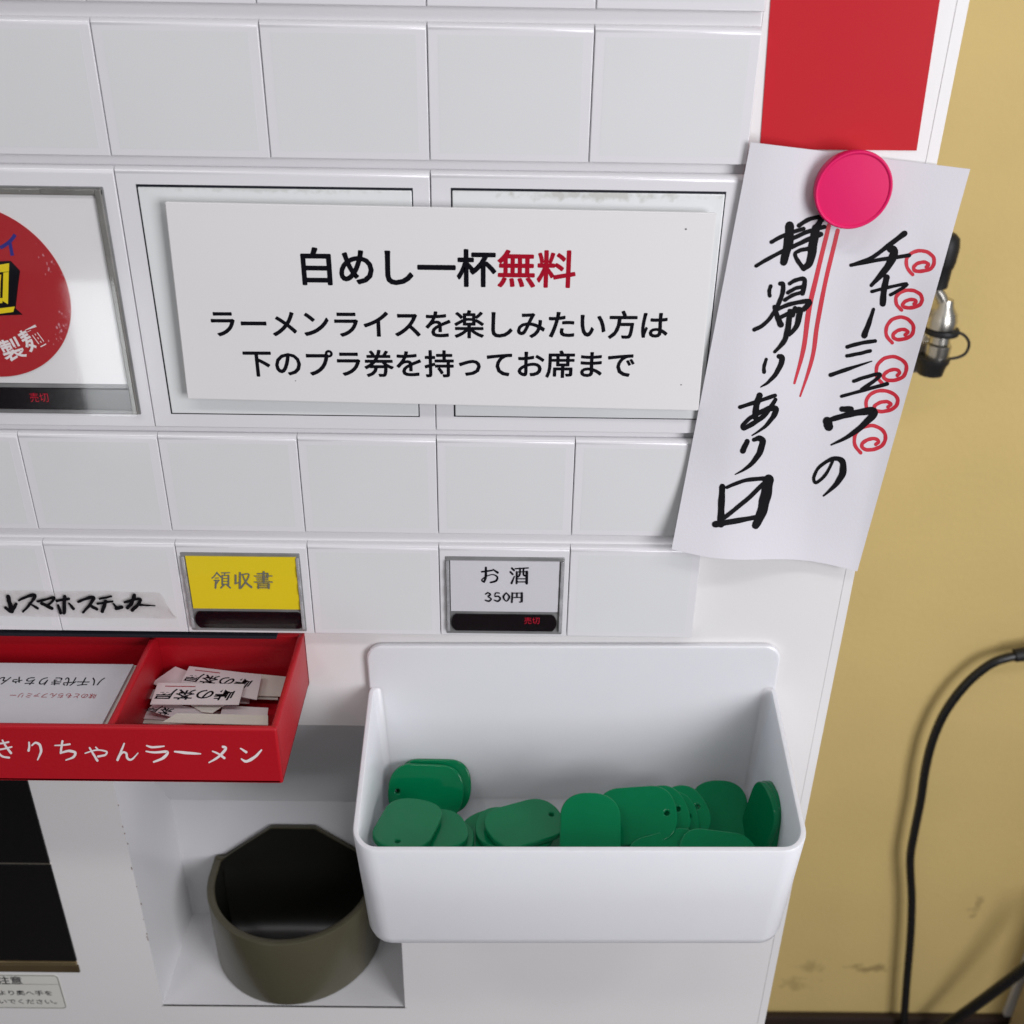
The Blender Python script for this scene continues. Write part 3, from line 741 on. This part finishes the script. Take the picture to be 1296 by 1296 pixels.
for k, (dz, cs, mi, txt, lb) in enumerate(TK):
    z = zf+dz*1.35+.0006
    P = [at_z(160+x/5.89, 830+y/5.89, z) for x, y in cs]
    for p in P:
        p.y = max(p.y, TY0+W3+.0006); p.x = min(p.x, TX1-W3-.0006)
    o = flat_card('ticket', P, z, .0004, ticket_mats[mi], lb, 'ticket', 'tickets in the red tray')
    zc = z+.00045
    if txt in (1, 3, 4):
        tl, tr, br, bl = P
        bm = BM()
        full = txt == 3
        ex = (tl-tr); ey = (bl-tl)
        size = ex.length/5.0
        u = ex.normalized()*size*1.12; v = Vector((-u.y, u.x, 0)).normalized()*size*1.0
        if v.dot(ey) < 0: v = -v
        O = tr + ex*.075 + ey*.53
        if not full: O = tr+ex*.12+ey*.75
        O = Vector((O.x, O.y, zc))
        glyphs(bm, {3: '峠の茶屋', 1: '　　茶屋', 4: 'の'}[txt], O, u, v, (0, 0, 1), .018, shear=.12)
        obj('lettering', bm, M_ink, o, smooth=False)
    if txt in (2, 3):
        tl, tr, br, bl = P; bm = BM()
        for q in range(24):
            t0 = .10+q*.0145; a = tl+(tr-tl)*t0+(bl-tl)*.14; b = a+(tr-tl)*.0125; w = (bl-tl)*.045
            quad(bm, *[Vector((p.x, p.y, zc)) for p in (a, b, b+w, a+w)])
        obj('red_lettering', bm, M_redtext, o, smooth=False)

# ------------------------------------------------------------------ coin cup
cup = thing('coin_cup', 'olive drab plastic cup with rounded front standing in the white niche', 'cup', (-.140, .06, NZ0))
cx, cyc, R0 = -.1400, .0652, .0570
def dring(R, yb, z, n=96, sx=1.0, cut=0):
    pts = [Vector((cx-R*sx, yb, z))]
    for i in range(n+1):
        a = math.pi+math.pi*i/n; pts.append(Vector((cx+R*sx*math.cos(a), cyc+R*math.sin(a), z)))
    pts.append(Vector((cx+R*sx, yb, z))); return pts
bm = BM()
ZR = .7785
prof = [(R0*.985, .0805, NZ0+.0006), (R0*.995, .0806, NZ0+.0025), (R0*.998, .0808, NZ0+.035), (R0*1.0, .0810, ZR-.0012), (R0*.994, .0808, ZR-.0003), (R0*.984, .0806, ZR),
        (R0*.925, .0800, ZR), (R0*.912, .0800, ZR-.0006), (R0*.907, .0800, ZR-.002), (R0*.906, .0800, ZR-.056)]
loft(bm, [dring(*p) for p in prof], True, True, True)
obj('body', bm, M_olive, cup)
bm = BM()                                   # smooth bowl inside the cup, its shade painted as near-black colour
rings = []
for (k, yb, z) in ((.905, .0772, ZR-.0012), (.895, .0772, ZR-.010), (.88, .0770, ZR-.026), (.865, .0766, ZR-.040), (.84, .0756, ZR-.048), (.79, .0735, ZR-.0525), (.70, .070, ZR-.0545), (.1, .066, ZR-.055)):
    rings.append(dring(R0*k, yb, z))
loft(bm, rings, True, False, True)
M_cupshade = mat('cup_inside_shade', (.012, .012, .0095), .34, .4, .15, 20)
obj('bowl', bm, M_cupshade, cup)
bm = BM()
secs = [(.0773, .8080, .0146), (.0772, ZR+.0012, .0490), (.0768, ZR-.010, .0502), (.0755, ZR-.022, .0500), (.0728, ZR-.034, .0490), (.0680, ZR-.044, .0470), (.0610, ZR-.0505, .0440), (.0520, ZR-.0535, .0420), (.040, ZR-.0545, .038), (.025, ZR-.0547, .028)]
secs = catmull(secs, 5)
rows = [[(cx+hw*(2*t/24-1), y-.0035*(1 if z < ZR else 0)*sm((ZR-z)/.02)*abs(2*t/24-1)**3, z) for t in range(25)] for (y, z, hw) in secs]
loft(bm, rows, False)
obj('shaded_back', bm, M_cupshade, cup)  # inner back of the cup, darkened with the same painted shade
bm = BM(); zt = .8085
outl = [(-.0560, ZR-.004), (-.0560, ZR+.0008), (-.0495, ZR+.001), (-.0150, zt), (.0150, zt), (.0495, ZR+.001), (.0560, ZR+.0005), (.0560, ZR-.004)]
loft(bm, [[(cx+x, .0812, z) for x, z in outl], [(cx+x, .0778, z) for x, z in outl]], True, True, True)
bmesh.ops.bevel(bm, geom=list(bm.edges), offset=.0005, segments=2, affect='EDGES')
obj('back_plate', bm, M_olive, cup)

# ------------------------------------------------------------------ white box with green tags
ROLLB = math.radians(-.75)
BXc, BZc = .0375, .955
def broll(bm):
    bmesh.ops.rotate(bm, verts=bm.verts, cent=(BXc, 0, BZc), matrix=Matrix.Rotation(ROLLB, 3, 'Y'))
wbox = thing('white_box', 'white plastic holder box hung on the cabinet, full of green tags', 'holder box', (BXc, -.04, .893))
bm = BM()
HB = .1083; YF = -.0870; YBK = .0072; FLZ = .8890; WT = .0028
def sec(hw, yf, yb, zfn, r=.011, rb=.006):
    pts = []
    for (px, py, rr, a0) in ((BXc+hw, yf, r, 270), (BXc+hw, yb, rb, 0), (BXc-hw, yb, rb, 90), (BXc-hw, yf, r, 180)):
        cxx = px-rr if px > BXc else px+rr; cyy = py+rr if py == yf else py-rr
        for i in range(9):
            a = math.radians(a0+90*i/8); pts.append((cxx+rr*math.cos(a), cyy+rr*math.sin(a)))
    return [Vector((x, y, zfn(y))) for x, y in pts]
rimz = lambda y: .9643+(y-YF)*(.0242/.090)
rings = []
def lerp(a, b, t): return a+(b-a)*t
for (t, ins) in ((0, .007), (.02, .0032), (.06, .0008), (.12, 0), (.5, 0), (1, 0)):      # outside, bottom to rim
    hw = lerp(HB-.0032, HB, t)-ins; yf = lerp(YF+.0055, YF, t)+ins
    rings.append(sec(hw, yf, YBK-.0002*1, (lambda y, t=t: lerp(FLZ, rimz(y)-.0008, t)), r=.0125))
rings.append(sec(HB-.0005, YF+.0005, YBK-.0006, lambda y: rimz(y), r=.012))
rings.append(sec(HB-WT+.0004, YF+WT-.0004, YBK-WT+.0004, lambda y: rimz(y), r=.010, rb=.004))
for (t, ins) in ((.98, 0), (.5, 0), (.22, 0), (.14, .0010), (.09, .004), (.08, .009)):
    hw = lerp(HB-.0032, HB, t)-WT-ins; yf = lerp(YF+.0055, YF, t)+WT+ins
    zz = lambda y, t=t: (rimz(y)-.0010 if t > .9 else lerp(FLZ, rimz(y), t))
    if t < .2: zz = (lambda y, t=t: FLZ+.0035+(t-.08)*.07)
    rings.append(sec(hw, yf, YBK-WT-ins, zz, r=.010, rb=.005))
loft(bm, rings, True, True, True)
broll(bm); obj('body', bm, M_box, wbox)
bm = BM()                                   # back plate rising above the rim
rr = [(x, z) for x, z in rrect(HB, .06, .0085)]
rr = [(BXc+x, 1.0157-.06+z) for x, z in rr]
rr2 = [(BXc+(x-BXc)*.993, 1.0157-.06+(z-(1.0157-.06))*.988) for x, z in rr]
loft(bm, [[(x, .0076, z) for x, z in rr], [(x, .0049, z) for x, z in rr], [(x, .0043, z) for x, z in rr2]], True, True, True)
broll(bm); obj('back_plate', bm, M_box, wbox)

# one tag mesh for all
def tag_mesh():
    c = bpy.data.curves.new('green_tag', 'CURVE'); c.dimensions = '2D'; c.fill_mode = 'BOTH'
    c.extrude = .0008; c.bevel_depth = .0008; c.bevel_resolution = 3
    def add(pts):
        s = c.splines.new('POLY'); s.points.add(len(pts)-1); s.use_cyclic_u = True
        for q, p in zip(s.points, pts): q.co = (p[0], p[1], 0, 1)
    Lh, Wh, E, ex = .0205-.0006, .0150-.0006, .0130, 2.45
    o = []
    for k in range(72):
        a = 2*math.pi*k/72; ca, sa = math.cos(a), math.sin(a)
        x = E*math.copysign(abs(ca)**(2/ex), ca); y = Wh*math.copysign(abs(sa)**(2/ex), sa)
        o.append((x+math.copysign(Lh-E, ca) if abs(ca) > 1e-9 else x, y))
    add(o)
    add([(-.0155+.0021*math.cos(-2*math.pi*k/20), .0021*math.sin(-2*math.pi*k/20)) for k in range(20)])
    ob = bpy.data.objects.new('green_tag', c); COL.objects.link(ob)
    me = bpy.data.meshes.new_from_object(ob.evaluated_get(bpy.context.evaluated_depsgraph_get()))
    bpy.data.objects.remove(ob); bpy.data.curves.remove(c)
    for p in me.polygons: p.use_smooth = True
    me.set_sharp_from_angle(angle=math.radians(35))
    me.materials.append(M_green); return me
TM = tag_mesh()
def place_tag(px, py, y, nrm, ang, label, dn=0):
    """centre seen at (px,py) in depth y; nrm = facing; ang = direction of the hole end, degrees, seen face-on (0 right, 90 up)"""
    c = at_y(px, py, y); n = Vector(nrm).normalized()
    rx = Vector((0, 0, 1)).cross(n)
    rx = rx.normalized() if rx.length > .05 else Vector((1, 0, 0))
    up = n.cross(rx)
    a = math.radians(ang); h = rx*math.cos(a)+up*math.sin(a)     # hole direction
    X = -h; Y = n.cross(X)
    o = bpy.data.objects.new('green_tag', TM); COL.objects.link(o)
    o.matrix_world = Matrix(((X.x, Y.x, n.x, c.x+n.x*dn), (X.y, Y.y, n.y, c.y+n.y*dn), (X.z, Y.z, n.z, c.z+n.z*dn), (0, 0, 0, 1)))
    return tag(o, label, 'tag', 'green tags in the white box')
T = place_tag
UPF = (0, -.45, .9)
# far left pair leaning on the back wall
T(549, 995, -.0030, (.05, -.85, .5), 178, 'green tag leaning on the back wall behind the front one at the far left')
T(539, 1002, -.0084, (.05, -.85, .5), 176, 'green tag leaning at the far left back, hole at its left end')
# front left pile
T(549, 1060, -.050, (.10, .10, .98), 40, 'lowest green tag of the pile in the left front corner')
T(541, 1053, -.050, (.08, .12, .98), 52, 'middle green tag of the pile in the left front corner')
T(516, 1044, -.0500, (.02, .15, .98), 84, 'top green tag in the left front corner, hole near the front rim')
# middle left pile
T(700, 1077, -.040, (.1, -.15, .98), 70, 'green tag almost hidden between the two middle piles')
T(625, 1066, -.044, (-.1, -.12, .98), 150, 'green tag poking out left at the bottom of the left middle pile')
T(643, 1058, -.043, (.0, .08, .98), 215, 'third green tag from the top of the left middle pile')
T(652, 1049, -.042, (.02, .07, .98), 195, 'second green tag from the top of the left middle pile')
T(664, 1043, -.043, (.05, .06, .99), 245, 'topmost green tag of the left middle pile, hole at upper right')
# right middle pile, fanned
T(912, 1036, -.022, (-.10, -.50, .86), -80, 'large shaded green tag at the back between the fan and the right wall')
T(800, 1064, -.047, (-.05, -.3, .95), 10, 'lowest green tag of the fan in the middle of the box')
T(849, 1037, -.034, (-.10, -.42, .9), 35, 'rearmost green tag of the fan, its hole showing at upper right')
T(834, 1041, -.037, (-.12, -.45, .88), 22, 'third green tag of the middle fan')
T(822, 1038, -.0395, (-.12, -.45, .88), 30, 'second green tag of the middle fan', .0018)
T(806, 1035, -.0420, (-.16, -.42, .88), 20, 'front green tag of the middle fan, hole at its right end', .0028)
T(747, 1056, -.060, (-.06, -.50, .86), -86, 'green tag standing in the middle front, hole at its lower end')
# front right
T(846, 1091, -.066, (0, -.4, .9), 15, 'small visible tip of a green tag at the front rim right of the middle')
T(910, 1089, -.066, (.12, -.38, .92), 160, 'green tag at the front rim towards the right end')
# against the right wall
T(975, 1040, -.036, (-.97, -.12, .12), -70, 'green tag against the right wall, nearest the wall')
T(969, 1040, -.037, (-.97, -.12, .12), -80, 'middle green tag of the three standing against the right wall')
T(962, 1040, -.038, (-.97, -.14, .14), -90, 'innermost green tag of the three standing against the right wall')

# ------------------------------------------------------------------ cables, gas valve, post by the wall
def zc3(pts, y): return [at_y(900+x/2.1035, 680+yy/2.1035, y if not callable(y) else y(i/(len(pts)-1))) for i, (x, yy) in enumerate(pts)]
cable = thing('power_cable', 'black power cable hanging down along the yellow wall', 'cable', (.6, .43, .1))
bm = BM(); tube(bm, zc3([(900,300),(833,314),(790,320),(740,340),(680,390),(625,462),(590,540),(570,620),(558,700),(540,790),(530,860),(534,960),(531,1060),(521,1180),(512,1300),(500,1420)], .428), .0047)
obj('cord', bm, M_cable, cable)
bm = BM(); tube(bm, zc3([(900,298),(870,305),(808,315)], .428), lambda t: .0078-.001*t); obj('plug_sleeve', bm, M_rubber, cable)
bm = BM(); tube(bm, [at_y(x, y, yy) for x, y, yy in ((1360,1175,.36),(1296,1226,.38),(1262,1252,.39),(1228,1277,.40),(1195,1300,.41),(1150,1335,.42))], .0064)
tag(obj('floor_cable', bm, M_cable, None, loc=at_y(1262, 1252, .39)), 'thicker black cable sloping down in the lower right corner', 'cable')

gv = thing('gas_valve', 'metal gas tap with black rubber cap and strap on the wall', 'gas tap', at_y(1189, 475, .40))
YV = .395
def gz(y): return at_y(1189, 260+y/5.4, YV).z
kx = (at_y(1194, 420, YV)-at_y(1184, 420, YV)).x/10/5.4
gx = at_y(1120+375/5.4, 430, YV).x
bm = BM(); lathe(bm, [(30*kx, gz(1165)), (84*kx, gz(1150)), (97*kx, gz(1085)), (112*kx, gz(1060)), (112*kx, gz(1035)), (90*kx, gz(1030))], (gx-18*kx, YV), 32)
obj('rubber_cap', bm, M_rubber, gv)
bm = BM(); lathe(bm, [(80*kx, gz(1060)), (86*kx, gz(960)), (86*kx, gz(945)), (70*kx, gz(935)), (66*kx, gz(850))], (gx, YV), 12); obj('nozzle', bm, M_metal, gv)
bm = BM(); lathe(bm, [(70*kx, gz(880)), (112*kx, gz(875)), (118*kx, gz(855)), (112*kx, gz(838)), (70*kx, gz(835))], (gx, YV), 32); obj('collar', bm, M_rubber, gv)
bm = BM(); lathe(bm, [(60*kx, gz(840)), (98*kx, gz(830)), (102*kx, gz(780)), (88*kx, gz(730)), (62*kx, gz(690)), (48*kx, gz(640))], (gx-14*kx, YV), 32)
tube(bm, [(gx-20*kx, YV, gz(690)), (gx-50*kx, YV, gz(630)), (gx-90*kx, YV, gz(580)), (gx-96*kx, YV, gz(545))], 40*kx)
tube(bm, [(gx-20*kx, YV, gz(760)), (gx-60*kx, YV+.015, gz(750)), (gx-80*kx, .449, gz(745))], .011)
obj('body', bm, M_metal, gv)
bm = BM(); lathe(bm, [(40*kx, gz(570)), (66*kx, gz(555)), (72*kx, gz(430)), (78*kx, gz(420)), (86*kx, gz(380)), (90*kx, gz(280)), (80*kx, gz(220)), (50*kx, gz(190))], (gx-96*kx, YV), 32); obj('handle', bm, M_rubber, gv)
bm = BM(); tube(bm, [at_y(1120+x/5.4, 260+y/5.4, YV-.008) for x, y in ((440,862),(500,868),(550,895),(575,945),(555,1005),(510,1035),(450,1048))], 10*kx); obj('strap', bm, M_rubber, gv)
bm = BM(); lathe(bm, [(.020, .449), (.020, .445), (.017, .443)], (gx-80*kx, gz(900)), 32, 'y'); obj('wall_flange', bm, M_metal, gv)
bm = BM(); a = at_y(1120+190/5.4, 260+905/5.4, .42); b2 = at_y(1120+275/5.4, 260+1108/5.4, .42)
box(bm, a.x-.01, b2.x, .405, .44, b2.z, a.z, .003, 2); obj('side_outlet', bm, mat('dull_grey_metal', (.22, .20, .18), .45, .5, .1, 30), gv)

pa = at_y(1287, 1264, .425)
bm = BM(); box(bm, pa.x, pa.x+.25, .38, .425, .001, .95, .004, 2)
tag(obj('beige_cabinet', bm, M_beige, None, loc=(pa.x+.1, .4, .001)), 'beige cabinet edge in the bottom right corner beside the floor cable', 'cabinet')
bm = BM(); pw = at_y(1278, 1268, .442); box(bm, pw.x, pw.x+.020, .442, .4495, .113, .26, .001, 1)
tag(obj('wall_trim', bm, M_whitetrim, None, loc=(pw.x, .446, .113)), 'narrow white upright strip on the yellow wall behind the beige cabinet', 'trim')
